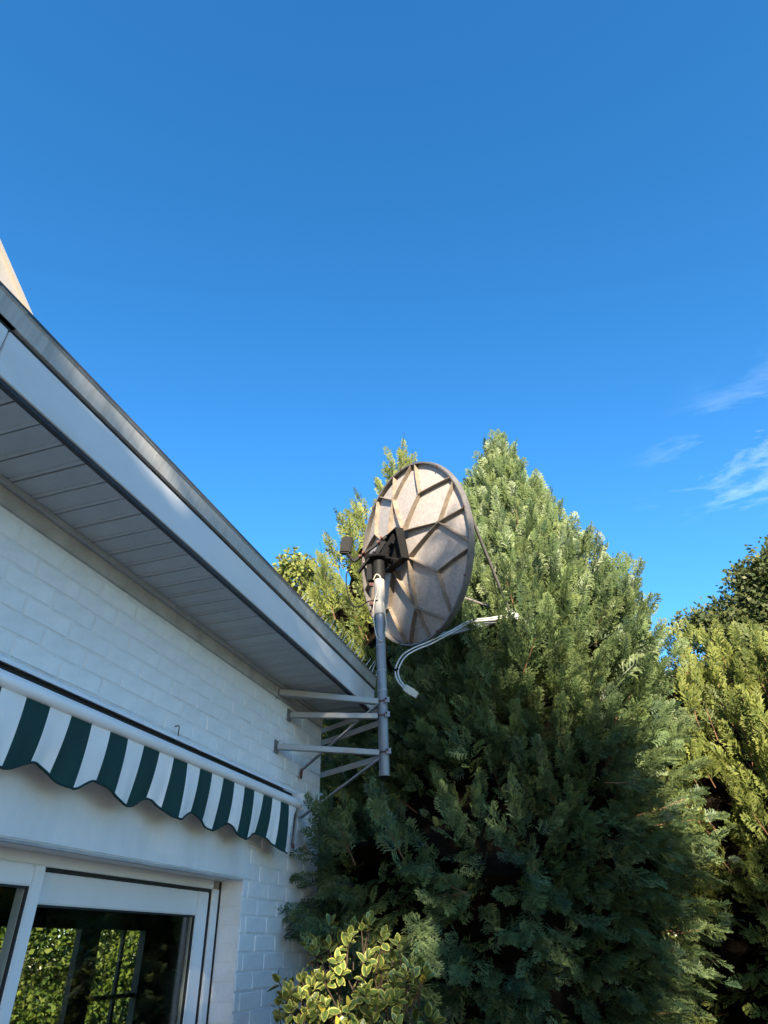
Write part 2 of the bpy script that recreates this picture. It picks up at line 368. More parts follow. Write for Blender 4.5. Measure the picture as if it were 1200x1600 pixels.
# low pitched roof
rp = math.tan(R(24)); rx0 = FX+.036; rz0 = GZ+.100
rf = MB(); pr = [(rx0, rz0), (-2.2, rz0+(rx0+2.2)*rp), (-4.9, rz0+(rx0+2.2)*rp-2.7*rp)]
vs = [(x, y, z+t) for y in (-2.0, 5.83) for t in (0, .035) for x, z in pr]
rf.add(vs, [(3, 4, 10, 9), (4, 5, 11, 10), (0, 6, 7, 1), (1, 7, 8, 2), (0, 3, 9, 6), (2, 8, 11, 5), (0, 1, 4, 3), (1, 2, 5, 4), (6, 9, 10, 7), (7, 10, 11, 8)])
ro = rf.build('roof', M['roof'], house)
for k in range(26):
    yv = -1.9 + k*.3
    b = MB().beam((rx0-.10, yv+.15, rz0+.040+.1*rp), (-2.2, yv+.15, rz0+.040+(rx0+2.2)*rp), .27, .02, bev=.006); b.build('tile_row', M['roof'], ro)
MB().box(-4.4, -.0, WEND-.25, WEND-.004, 3.50, 3.86).build('gable_band', M['render'], house)
# upper gable that rises behind the eaves
gx = -1.2
ga = on_x(0, 390, gx); gb = on_x(35, 470, gx); sl = (gb[2]-ga[2])/(gb[1]-ga[1])
def rake(y): return ga[2] + (y-ga[1])*sl
ug = empty('upper_gable', (gx, 0, 4.3), None, None); ug.parent = house; ug.matrix_parent_inverse = wmat(house).inverted()
b = MB(); pts = [(-1.5, 4.3), (3.7, 4.3), (3.7, rake(3.7)-.06), (.9, rake(.9)-.06), (-1.5, rake(.9)-.06+2.4*sl)]
b.add([(gx-.05, y, z) for y, z in pts] + [(gx-2.2, y, z) for y, z in pts], [(0, 1, 2, 3, 4), (9, 8, 7, 6, 5)] + [(i, 5+i, 5+(i+1) % 5, (i+1) % 5) for i in range(5)])
b.build('gable_wall', M['cream'], ug)
MB().beam((gx-.01, .9, rake(.9)-.13), (gx-.01, 3.9, rake(3.9)-.13), .05, .20).build('barge_board', M['cream'], ug)
MB().beam((gx-.0, .9, rake(.9)-.02), (gx-.0, 3.9, rake(3.9)-.02), .08, .03).build('verge_strip', M['cream'], ug)
MB().beam((gx-1.15, .9, rake(.9)+.012), (gx-1.15, 3.9, rake(3.9)+.012), 2.3, .03).build('gable_roof', M['roof'], ug)
# rooms behind the glass, with a far window looking out on the garden
XB = -4.2
rm = empty('room', (-2, 3, 0), None, None); rm.parent = house; rm.matrix_parent_inverse = wmat(house).inverted()
sh = MB()
sh.box(-1.0, -.9, WEND-.3, 9.9, 0, 2.7); sh.box(XB, -.9, 9.9, 10.0, 0, 2.7); sh.box(XB, -.30, -2.1, -2.0, 0, 3.5)
WZ0, WZ1 = .55, 2.03
sh.box(XB-.1, XB, -2.1, 6.75, 0, 3.5); sh.box(XB-.1, XB, 6.75, 9.42, 0, WZ0); sh.box(XB-.1, XB, 6.75, 9.42, WZ1, 2.7); sh.box(XB-.1, XB, 9.42, 10.0, 0, 2.7)
sh.build('room_wall', M['room'], rm)
MB().box(XB, -.30, -2.0, WEND-.3, 2.52, 2.60).build('ceiling', M['room'], rm)
MB().box(XB-.1, -.9, WEND-.29, 10.0, 2.702, 2.82).build('flat_roof', M['roof'], rm)
MB().box(XB, -.30, -2.0, 9.9, .006, .04).build('floor_boards', M['wood'], rm)
gw = MB(); gw.box(XB-.09, XB-.01, 8.08, 8.46, WZ0, WZ1); gw.build('window_post', M['wood'], rm)
MB().box(XB-.07, XB-.03, 8.965, 9.02, WZ0, WZ1).build('window_bar', M['wood'], rm)
MB().box(XB-.065, XB-.035, 8.46, 9.42, 1.27, 1.32).build('window_bar', M['wood'], rm)
# sliding door: fixed frame, two leaves
dr = empty('sliding_door', (-.2, 2.7, 0), None, None); dr.parent = house; dr.matrix_parent_inverse = wmat(house).inverted()
XF = -.165
fr = MB(); fr.box(XF-.10, XF, DY1-.085, DY1-.010, .03, DZ-.05); fr.box(XF-.10, XF, DY0, DY1-.087, DZ-.052, DZ-.010+.01); fr.box(XF-.10, XF, DY0, DY0+.07, .03, DZ-.054); fr.box(XF-.10, XF, DY0+.072, DY1-.087, .03, .08)
fr.build('door_frame', M['pvc'], dr, bevel=.004)
MB().box(XF-.085, XF-.012, DY0+.07, DY1-.088, DZ-.067, DZ-.053).build('head_gasket', M['rubber'], dr)
MB().box(XF-.085, XF-.014, DY1-.097, DY1-.086, .08, DZ-.068).build('side_gasket', M['rubber'], dr)
MB().box(-.172, -.156, DY1-.010, DY1-.0048, .03, DZ-.004).build('side_seal', M['rubber'], dr)
def leaf_parts(y0, y1, xf, z1, stL, stR, top):
    g = MB(); z0 = .085
    g.box(xf-.05, xf, y0, y0+stL, z0, z1); g.box(xf-.05, xf, y1-stR, y1, z0, z1); g.box(xf-.05, xf, y0+stL+.0005, y1-stR-.0005, z1-top, z1-.0005); g.box(xf-.05, xf, y0+stL+.0005, y1-stR-.0005, z0, z0+.14)
    g.build('door_leaf', M['pvc'], dr, bevel=.006)
    k = MB(); t = .010
    ya, yb, za, zb = y0+stL, y1-stR, z0+.14, z1-top
    k.box(xf-.018, xf-.004, ya+.0005, ya+t, za, zb); k.box(xf-.018, xf-.004, yb-t, yb-.0005, za, zb); k.box(xf-.018, xf-.004, ya+t, yb-t, zb-t, zb-.0005)
    k.build('glazing_bead', M['rubber'], dr)
    MB().box(xf-.030, xf-.024, ya-.01, yb+.01, za-.01, zb+.01).build('pane', M['glass'], dr)
leaf_parts(2.72, DY1-.10, XF-.02, DZ-.07, .09, .135, .132)
leaf_parts(1.05, 2.775, XF+.028, DZ-.055, .12, .075, .085)
# curtain behind the near leaf
cv = []; cf = []
for i in range(121):
    y = .9 + i*(2.62-.9)/120; x = -.33 + .022*math.sin(i*.75) + .012*math.sin(i*.31+1)
    cv += [(x, y, .1), (x, y, 2.3)]
    if i: cf.append((2*i-2, 2*i, 2*i+1, 2*i-1))
MB().add(cv, cf).build('curtain', M['curtain'], dr, smooth=True)

# hook and plug hole on the wall
h = MB().tube(smoothpath([(0.0, 0, .03), (.03, 0, .03), (.034, 0, .0), (.034, 0, -.035), (.02, 0, -.045)], 4), .0035, 6).build('wall_hook', M['dark'])
p = on_x(272, 1143, 0.006); h.location = (0.004, p[1], p[2])
tag(h, 'small dark metal hook screwed into the white brick above the awning', 'hook')

# ------------------------------------------------------------------ awning
aw = empty('awning', (0, 3.0, 2.6), 'folded awning with green and white striped scalloped valance over the glass door', 'awning')
AX, AY1 = .17, 4.905
AY0 = -1.4
b = MB()                                       # top cover that slopes from the wall
def extr(pr, y0, y1):
    n = len(pr); b = MB(); return b.add([(x, y0, z) for x, z in pr] + [(x, y1, z) for x, z in pr], [(i, (i+1) % n, n+(i+1) % n, n+i) for i in range(n)] + [tuple(reversed(range(n))), tuple(range(n, 2*n))])
extr([(.007, 2.775), (.012, 2.782), (.124, 2.722), (.128, 2.704), (.118, 2.704), (.108, 2.716), (.018, 2.752), (.018, 2.60), (.007, 2.60)], AY0, AY1+.01).build('cover', M['alu'], aw)
extr([(.022, 2.735), (.100, 2.704), (.104, 2.62), (.022, 2.62)], AY0+.01, AY1).build('gap_shade_fill', M['rubber'], aw)  # black fill added inside the cassette so the gap reads as shade
extr([(AX-.045, 2.650), (AX-.012, 2.657), (AX+.008, 2.650), (AX+.020, 2.634), (AX+.023, 2.618), (AX+.018, 2.602), (AX+.008, 2.592), (AX-.004, 2.588), (AX-.045, 2.590)], AY0, AY1).build('front_bar', M['alu'], aw, smooth=True)
MB().box(.008, AX+.02, AY1+.0115, AY1+.017, 2.585, 2.70).build('end_cap', M['alu'], aw, bevel=.002)
MB().beam((AX-.03, AY1+.005, 2.585), (AX-.06, AY1+.03, 2.36), .012, .03).build('folded_arm', M['galv'], aw)
MB().beam((AX-.06, AY1+.03, 2.36), (AX-.05, AY1+.02, 2.325), .02, .016).build('arm_hook', M['rust'], aw)
# valance cloth with a scalloped hem
lows = [1.65, 2.09, 2.505, 2.933, 3.35, 3.738, 4.115]; peaks = [1.87, 2.273, 2.641, 3.071, 3.496, 3.899, 4.319]
def hem(y):
    yy = y
    if y > 4.319:
        t = min((y-4.319)/.42, 1); return 2.347 - .067*(0.5-0.5*math.cos(math.pi*t)) - max(0, t-.6)*.01
    if y < 1.65: return 2.34 + .031*math.cos(2*math.pi*(y-1.87)/.42)
    for i in range(len(lows)):
        if lows[i] <= y <= peaks[i]:
            t = (y-lows[i])/(peaks[i]-lows[i]); w = .5-.5*math.cos(math.pi*t); return 2.309 + .057*w**1.15 - .006*i*.5
        if i+1 < len(lows) and peaks[i] < y < lows[i+1]:
            t = (y-peaks[i])/(lows[i+1]-peaks[i]); w = .5+.5*math.cos(math.pi*t); return 2.309 + .057*w**1.15 - .006*i*.5
    return 2.34
def fold(y, s):
    return (.012*math.sin(y*9.5+1.1) + .006*math.sin(y*23+.4) + .003*math.sin(y*51))*s
NV, NS = 900, 12
vs = []; fs = []
AV1 = 4.79
for i in range(NV+1):
    y = AY0 + (AV1-AY0)*i/NV; zb = hem(y)
    for j in range(NS+1):
        s = j/NS; z = 2.592 + (zb-2.592)*s
        yo = .012*math.sin(z*30+y*7)*s*.4
        vs.append((AX-.004 + fold(y, s) - .03*s*s, y + yo, z))
for i in range(NV):
    for j in range(NS): fs.append((i*(NS+1)+j, i*(NS+1)+j+1, (i+1)*(NS+1)+j+1, (i+1)*(NS+1)+j))
# a little corner of cloth beyond the last scallop runs up to the bar end
va = MB().add(vs, fs)
base = len(va.v); 
for i in range(13):
    t = i/12
    y = AV1 + .10*t
    zb = hem(AV1) + (2.592-hem(AV1))*min(1, t*1.0)**1.0*0.86
    for j in range(NS+1):
        s = j/NS; z = 2.592 + (zb-2.592)*s
        va.v.append((AX-.004 + fold(AV1, s)*(1-t) - .03*s*s - .02*t*s, y - .10*t*s*.55, z))
for i in range(12):
    for j in range(NS): va.f.append((base+i*(NS+1)+j, base+i*(NS+1)+j+1, base+(i+1)*(NS+1)+j+1, base+(i+1)*(NS+1)+j))
val = va.build('valance', M['stripes'], aw, smooth=True)
hp = []
for i in range(0, NV+1, 3):
    y = AY0 + (AV1-AY0)*i/NV; hp.append((AX-.034+fold(y, 1), y, hem(y)))
MB().tube(hp, .0058, 6).build('piping', M['piping'], val, smooth=True)

# ------------------------------------------------------------------ bird spikes on the gutter lip
bs = empty('bird_spike_strip', (FX+.05, 4.9, GZ+.10), 'strip of thin metal bird spikes along the gutter edge by the mast', 'bird spikes')
MB().box(FX+.036, FX+.056, 3.95, 5.78, GZ+.0955, GZ+.100).build('base_strip', M['galv'], bs)
for k in range(19):
    y = 3.98 + k*.098 + random.uniform(-.015, .015); p0 = Vector((FX+.048, y, GZ+.098))
    d = Vector((random.uniform(.45, .8), random.uniform(-.15, .25), 1)).normalized()
    ln = random.uniform(.085, .12) * (0.6 if k < 6 else 1)
    MB().tube([p0, p0+d*ln], [.0052, .0012], 5).build('spike', M['white'], bs)

# ------------------------------------------------------------------ mast and wall brackets
PX, PY = .735, 5.30
mb = empty('antenna_mast', (PX, PY, 2.85), 'grey steel antenna mast on arms bolted to the house corner', 'mast')
PT = 4.86
MB().tube([(PX, PY, 2.85), (PX, PY, PT)], .043, 28).build('pole', M['galv'], mb, smooth=True)
MB().tube([(PX, PY, 2.8495), (PX, PY, 2.8515)], .0405, 20).build('pole_end', M['dark'], mb)
sl_ = MB().tube([(PX, PY, 4.295), (PX, PY, 4.70)], .0515, 28).build('sleeve', M['sleeve'], mb, smooth=True)
for z in (4.40, 4.60):
    MB().beam((PX-.05, PY-.045, z), (PX-.085, PY-.06, z), .03, .035).build('clamp_bolt', M['rust'], mb)
def arm(name, a, bz, w=.042, hh=.045, m='steelbar', end=.048):
    a = Vector(a); t = Vector((PX, PY, bz)); d = (t-a); d.z = 0; d.normalize()
    return MB().beam(a, t - d*end, w, hh, bev=.004).build(name, M[m], mb)
ZB, ZM, ZT = 3.034, 3.339, 3.462
def plate(y, z, x=.006): MB().box(.0065, .016, y-.035, y+.035, z-.05, z+.05).build('wall_plate', M['galv'], mb, bevel=.003)
arm('arm', (.016, 4.76, ZB), ZB); plate(4.76, ZB)
arm('arm', (-.02, WEND+.05, ZB-.02), ZB-.03, .010, .05)
arm('arm', (.016, 4.96, ZM), ZM); plate(4.96, ZM)
arm('arm', (-.02, WEND+.05, ZM-.04), ZM-.045, .010, .05)
arm('arm', (.016, 4.73, ZT), ZT, .05, .05); plate(4.73, ZT)
arm('arm', (-.02, WEND+.05, ZT-.05), ZT-.06, .010, .045)
q1 = on_x(470, 1203, .02); q2 = on_x(468, 1278, .02)
MB().beam((.03, q1[1], q1[2]), (PX-.03, PY-.035, 3.44), .013, .03, up=(0, 1, 0)).build('brace', M['galv'], mb)
MB().beam((.03, q1[1], q1[2]+.008), (.024, q1[1], q1[2]-.07), .034, .008, up=(1, 0, 0)).build('brace_foot', M['rust'], mb)
MB().beam((.03, q2[1], q2[2]), (PX-.03, PY-.035, 2.985), .013, .03, up=(0, 1, 0)).build('brace', M['galv'], mb)
for z in (ZB, ZM, ZT):
    rg = []
    for k in range(20):
        a = 2*math.pi*k/19.0; rg.append((PX+math.cos(a)*.0485, PY+math.sin(a)*.0485, z))
    MB().tube(rg, .0055, 6).build('clamp_ring', M['rust'], mb)
    MB().beam((PX+.035, PY-.05, z), (PX+.075, PY-.038, z), .02, .045).build('clamp_plate', M['galv'], mb)
    MB().tube([(PX+.05, PY-.075, z+.008), (PX+.05, PY-.03, z+.008)], .008, 6).build('nut', M['rust'], mb)
for z in (3.56, 3.74, 3.98):
    rg = [(PX+math.cos(2*math.pi*k/18)*.0455, PY+math.sin(2*math.pi*k/18)*.0455, z+.006*math.cos(2*math.pi*k/18)) for k in range(19)]
    MB().tube(rg, .0028, 5).build('cable_tie', M['white'], mb)
ct = [(PX-.045, PY-.04, 4.66), (PX-.01, PY-.06, 4.70), (PX+.03, PY-.056, 4.66), (PX+.01, PY-.06, 4.55), (PX-.035, PY-.056, 4.42), (PX-.055, PY-.04, 4.30), (PX-.045, PY-.05, 4.18), (PX-.02, PY-.056, 4.05), (PX+.03, PY-.05, 4.0)]
MB().tube(smoothpath(ct), .0055, 7).build('pole_cable', M['plug'], mb, smooth=True)
ct = [(PX+.045, PY-.04, 4.40), (PX+.06, PY-.03, 4.25), (PX+.07, PY-.03, 4.16), (PX+.05, PY-.04, 4.08)]
MB().tube(smoothpath(ct), .005, 7).build('pole_cable', M['plug'], mb, smooth=True)

# ------------------------------------------------------------------ satellite dish
DC = Vector((1.033, 5.55, 5.057)); DR = .927; DEP = .155
az, el = R(41.0), R(9.7)
dn = Vector((math.sin(az)*math.cos(el), math.cos(az)*math.cos(el), math.sin(el)))
dvv = (Vector((0, 0, 1)) - dn*dn.z).normalized(); du = dn.cross(dvv)
def DP(a, rho, off=0.0):          # angle clockwise from top as seen from behind, rho 0..1, off = towards the back
    u, v = math.sin(a)*rho, math.cos(a)*rho
    return DC + du*(u*DR) + dvv*(v*DR) + dn*(-DEP*(1-rho*rho) - off)
sat = empty('satellite_dish', (PX, PY, PT), 'large weathered satellite dish seen from its ribbed back, on top of the mast', 'satellite dish')
b = MB(); NA, NR = 96, 16
vs = [DP(0, 0)] + [DP(2*math.pi*k/NA, (j+1)/NR) for j in range(NR) for k in range(NA)]
fs = [(0, 1+(k+1) % NA, 1+k) for k in range(NA)] + [(1+j*NA+k, 1+j*NA+(k+1) % NA, 1+(j+1)*NA+(k+1) % NA, 1+(j+1)*NA+k) for j in range(NR-1) for k in range(NA)]
b.add(vs, fs)
ref = b.build('reflector', M['dish'], sat, smooth=True)
# rolled rim: a lip standing towards the back
b = MB(); pr = [(1.0, .004), (.998, .052), (1.016, .054), (1.022, .0), (1.018, -.014), (1.0, -.012)]
n = len(pr); vs = []
for k in range(NA):
    a = 2*math.pi*k/NA
    for rho, off in pr:
        vs.append(DC + du*(math.sin(a)*rho*DR) + dvv*(math.cos(a)*rho*DR) - dn*off)
fs = [(k*n+i, k*n+(i+1) % n, ((k+1) % NA)*n+(i+1) % n, ((k+1) % NA)*n+i) for k in range(NA) for i in range(n)]
b.add(vs, fs).build('rim', M['rim'], sat, smooth=True)
def rib(pa, pb, h0=.045, h1=.045, w=.0095, nseg=7):
    # pa, pb: (u, v) on the unit disc; a thin fin that follows the shell
    b = MB(); vs = []
    for i in range(nseg+1):
        t = i/nseg; u = pa[0]+(pb[0]-pa[0])*t; v = pa[1]+(pb[1]-pa[1])*t
        rho = math.hypot(u, v); a = math.atan2(u, v)
        q = DP(a, rho); d2 = Vector((pb[0]-pa[0], pb[1]-pa[1])).normalized(); sdv = (du*(-d2.y)+dvv*d2.x)
        hh = h0+(h1-h0)*t
        for (s, o) in ((-w*.75, -.004), (w*.75, -.004), (w*.32, hh), (-w*.32, hh)): vs.append(q + sdv*s - dn*o)
    fs = []
    for i in range(nseg):
        for k in range(4): fs.append((i*4+k, i*4+(k+1) % 4, i*4+4+(k+1) % 4, i*4+4+k))
    fs += [(3, 2, 1, 0), tuple(range(nseg*4, nseg*4+4))]
    return b.add(vs, fs).build('rib', M['rib'], ref)
pol = lambda ang, rho: (math.sin(R(ang))*rho, math.cos(R(ang))*rho)
corners = {k: pol(k, .225) for k in (45, 135, 225, 315)}
for i in range(8):
    a = i*45; nd = pol(a, .665)
    rim_a = [a-22.5+2.2, a+22.5-2.2] + ([a] if a % 90 == 0 else [])
    for q in rim_a: rib(nd, pol(q, .995), .045, .050)
    if a % 90 == 0:
        rib(corners[(a+45) % 360], nd, .062, .045); rib(corners[(a-45) % 360], nd, .062, .045)
    else: rib(corners[a], nd, .062, .045)
    g = DP(R(a), .665)
    MB().tube([g - dn*.0, g - dn*.05], .013, 8).build('rib_joint', M['rib'], ref)
for a in range(10, 360, 40):
    q = DC + du*(math.sin(R(a))*DR*1.008) + dvv*(math.cos(R(a))*DR*1.008)
    MB().tube([q - dn*.05, q - dn*.062], .011, 6).build('rim_bolt', M['rust'], sat)
# mount: hub box, yoke, elevation bracket, motor head on the pole
H0 = DP(0, 0)
def HB(u, v, w): return H0 + du*u + dvv*v - dn*w
b = MB()
def obox(b, u0, u1, v0, v1, w0, w1):
    c = [HB(u, v, w) for w in (w0, w1) for (u, v) in ((u0, v0), (u1, v0), (u1, v1), (u0, v1))]
    return b.add(c, [(0, 3, 2, 1), (4, 5, 6, 7), (0, 1, 5, 4), (1, 2, 6, 5), (2, 3, 7, 6), (3, 0, 4, 7)])
# open tray: back plate with four upstanding sides
obox(b, -.17, .17, -.17, .17, .045, .055)
obox(b, -.17, -.16, -.17, .17, .0555, .14); obox(b, .16, .17, -.17, .17, .0555, .14); obox(b, -.159, .159, .16, .17, .0555, .14); obox(b, -.159, .159, -.17, -.16, .0555, .14)
b.build('hub_box', M['black'], sat)
head = Vector((PX, PY, PT))
b = MB(); b.tube([(PX, PY, 4.66), (PX, PY, 4.665), (PX, PY, 4.875), (PX, PY, 4.88)], [.052, .058, .058, .050], 24); b.build('pole_cap', M['black'], sat, smooth=True)
b = MB(); b.tube([(PX-.015, PY, 4.881), (PX-.015, PY, 4.89), (PX-.015, PY, 4.912), (PX-.01, PY, 4.93)], [.115, .125, .115, .06], 24); b.build('turntable', M['black'], sat, smooth=True)
MB().box(PX-.115, PX-.062, PY-.05, PY+.03, 4.66, 4.84).build('gear_motor', M['black'], sat, bevel=.006)
for s in (-.075, .075):
    hb = HB(s, .13, .10); hl = HB(s, -.14, .10)
    MB().beam(head + Vector((0, 0, .05)) + du*s*.9, hb, .012, .055, up=dn).build('yoke_plate', M['black'], sat)
    MB().beam(head + Vector((0, 0, .04)) + du*s*.9, hl, .012, .05, up=dn).build('yoke_plate', M['black'], sat)
b = MB().tube([HB(-.20, .02, .17), HB(.12, .02, .17)], .016, 10); b.build('pivot_rod', M['black'], sat)
bar0 = HB(-.02, .17, .12); bar1 = head + Vector((-.235, -.08, .02))
MB().beam(bar0, bar1, .03, .03, bev=.004).build('actuator_bar', M['black'], sat)
MB().beam(head+Vector((-.02, -.03, .09)), head+Vector((.07, -.02, .22)), .05, .014, up=(0, 1, 0)).build('elevation_bracket', M['black'], sat)
MB().beam(head+Vector((.06, -.02, .22)), HB(-.02, .02, .10), .045, .014, up=(0, 1, 0)).build('elevation_bracket', M['black'], sat)
MB().beam(head+Vector((-.20, -.05, -.10)), head+Vector((-.01, -.09, .08)), .02, .035, up=(0, 1, 0)).build('azimuth_lever', M['black'], sat)
for (pa) in (head+Vector((-.17, -.07, .07)), head+Vector((-.13, -.08, .10)), head+Vector((.05, -.05, .25)), head+Vector((.02, -.06, .20))):
    MB().tube([pa+Vector((0, .03, 0)), pa+Vector((0, -.02, 0))], .014, 6).build('bolt', M['rust'], sat)
# small control box on the arm
bc = on_y(541, 853, 5.20); bc = Vector(bc)
b = MB(); ux = Vector((1, .25, -.12)).normalized(); uz = Vector((-.20, 0, 1)); uz = (uz-ux*uz.dot(ux)).normalized(); uy = uz.cross(ux)
cs = [bc + ux*sx_*.055 + uz*sz_*.098 + uy*sy_*.035 for sy_ in (-1, 1) for (sx_, sz_) in ((-1, -1), (1, -1), (1, 1), (-1, 1))]
b.add(cs, [(0, 3, 2, 1), (4, 5, 6, 7), (0, 1, 5, 4), (1, 2, 6, 5), (2, 3, 7, 6), (3, 0, 4, 7)]).build('control_box', M['black'], sat, bevel=.014)
MB().tube([bc - uz*.085 + ux*.02, bc - uz*.13 + ux*.06, bar1], .016, 8).build('box_neck', M['black'], sat)
cb_ = [on_y(548, 872, 5.22), on_y(547, 885, 5.2), on_y(541, 900, 5.18), on_y(543, 925, 5.18), on_y(550, 945, 5.2), on_y(562, 948, 5.22), on_y(575, 940, 5.26), on_y(590, 938, 5.245)]
MB().tube(smoothpath(cb_), .0065, 7).build('control_cable', M['black'], sat, smooth=True)
# feed struts and receiver in front of the dish
feed = Vector(on_y(797, 958, 6.28))
pr_ = DC + du*DR*1.0*math.sin(R(72)) + dvv*DR*math.cos(R(72))
MB().tube([pr_, feed], .016, 10).build('feed_strut', M['rim'], sat)
pl_ = DC + du*DR*math.sin(R(-72)) + dvv*DR*math.cos(R(-72))
MB().tube([pl_, feed], .016, 10).build('feed_strut', M['rim'], sat)
pb_ = DC - dvv*DR*1.0
MB().beam(pb_, feed - Vector((0, 0, .05)), .05, .05, bev=.006).build('feed_arm', M['galv'], sat)
b = MB(); fd = (DC + dvv*.05 - feed).normalized()
b.tube([feed - fd*.10, feed - fd*.09, feed + fd*.03, feed + fd*.04, feed + fd*.10, feed+fd*.105], [.03, .04, .04, .03, .055, .05], 18).build('receiver', M['white'], sat, smooth=True)

# white twin cable that hangs from the receiver arm, with its loose plug
tw = empty('hanging_cable', Vector(on_y(648, 1083, 5.56)), 'white twin cable hanging below the dish with a loose plug on its end', 'cable')
path = [(795, 962, 6.15), (765, 967, 6.02), (735, 971, 5.92), (703, 988, 5.72), (672, 1004, 5.62), (650, 1013, 5.57), (632, 1024, 5.55), (622, 1040, 5.55), (620, 1052, 5.55), (624, 1064, 5.55), (633, 1075, 5.56)]
for dx_, dy_ in ((-2.2, -1.2), (2.2, 1.6)):
    pp = [on_y(x+dx_*(1 if i > 3 else .3), y+dy_*(1 if i < 8 else 0), yy) for i, (x, y, yy) in enumerate(path)]
    MB().tube(smoothpath(pp), .0075, 8).build('cable', M['white'], tw, smooth=True)
p0 = Vector(on_y(631, 1073, 5.56)); p1 = Vector(on_y(652, 1087, 5.56)); d_ = (p1-p0).normalized()
b = MB(); wv = d_.cross(Vector((0, 1, 0))).normalized(); dv_ = Vector((0, 1, 0))
rings = []
for t, w_ in ((0, .016), (.12, .030), (.7, .034), (.72, .028), (1.0, .028)):
    for (a_, c_) in ((-1, -1), (1, -1), (1, 1), (-1, 1)): rings.append(p0 + (p1-p0)*t + wv*a_*w_ + dv_*c_*w_*.55)
fs = []
for i in range(4):
    for k in range(4): fs.append((i*4+k, i*4+(k+1) % 4, i*4+4+(k+1) % 4, i*4+4+k))
fs += [(3, 2, 1, 0), (16, 17, 18, 19)]
b.add(rings, fs).build('plug', M['plug'], tw, bevel=.003)
q_ = Vector(on_y(619, 1046, 5.545)); MB().tube([q_+Vector((-.016, 0, -.006)), q_+Vector((.022, 0, .004))], .012, 7).build('tape_band', M['black'], tw)

# ------------------------------------------------------------------ foliage generators
def spray_template(rg, nside=9, sub=3, wide=1.0):
    """flat feathery fan along +X (length 1) in the XY plane; returns blade quads (n,4,3) and tip weight (n,4)"""
    Q = []; T = []
    def blade(p, ang, L, w, zt, tip):
        d = np.array([math.cos(ang), math.sin(ang), zt]); s = np.array([-math.sin(ang), math.cos(ang), rg.uniform(-.25, .25)])
        a = p; c = p + d*L; mm_ = p + d*L*.5
        Q.append([a, mm_ + s*w, c, mm_ - s*w]); T.append([0, tip*.4, tip, tip*.4])
    def curve(t): return np.array([t, .05*math.sin(t*2.2), -.13*t*t + .03*t])
    for i in range(nside*2):
        t = .06 + .86*(i/(nside*2-1)); side = 1 if i % 2 else -1
        L = (.15 + .42*math.sin(math.pi*min(1, .20+t*.80)))*(1-.45*t)*rg.uniform(.75, 1.15)
        ang = side*(R(48) - R(16)*t + rg.uniform(-.12, .12)); p = curve(t)
        zt = rg.uniform(-.18, .10)
        d = np.array([math.cos(ang), math.sin(ang), zt])
        blade(p, ang, L*1.0, .026*wide, zt, .85)
        for k in range(sub):
            u = (k+.7)/(sub+.5); sg = 1 if k % 2 else -1
            blade(p + d*L*u, ang + sg*R(36), L*(.52-.16*u), .024*wide, zt + rg.uniform(-.15, .15), .7)
    blade(np.array([0, 0, 0.]), 0.0, .55, .014*wide, 0, 0); blade(curve(.5), .02, .34, .02*wide, -.12, .3); blade(curve(.8), .0, .26, .03*wide, -.2, 1.0)
    return np.array(Q), np.array(T)
RNG = np.random.default_rng(7)
rgt = random.Random(5)
SPR = [spray_template(rgt, 7, 2, 1.25) for _ in range(5)]
SPR_FAR = [spray_template(rgt, 6, 1, 1.5) for _ in range(4)]
def nrm(a): return a / np.maximum(np.linalg.norm(a, axis=-1, keepdims=True), 1e-9)
def stamp(pos, dirs, norms, lens, tint, tipk, templ):
    """place blades; pos (M,3), dirs x-axis, norms z-axis"""
    which = RNG.integers(0, len(templ), len(pos)); VV = []; TT = []; KK = []
    x = nrm(dirs); z = norms - x*(norms*x).sum(1, keepdims=True); z = nrm(z); y = np.cross(z, x)
    B = np.stack([x, y, z], axis=1)
    for w in range(len(templ)):
        Q, T = templ[w]; i = np.where(which == w)[0]
        if not len(i): continue
        P = np.einsum('nkc,mcd->mnkd', Q, B[i]) * lens[i][:, None, None, None] + pos[i][:, None, None, :]
        VV.append(P.reshape(-1, 3)); TT.append(np.repeat(tint[i], Q.shape[0]*4)); KK.append((T[None]*tipk[i][:, None, None]).reshape(-1))
    return np.concatenate(VV), np.concatenate(TT), np.concatenate(KK)

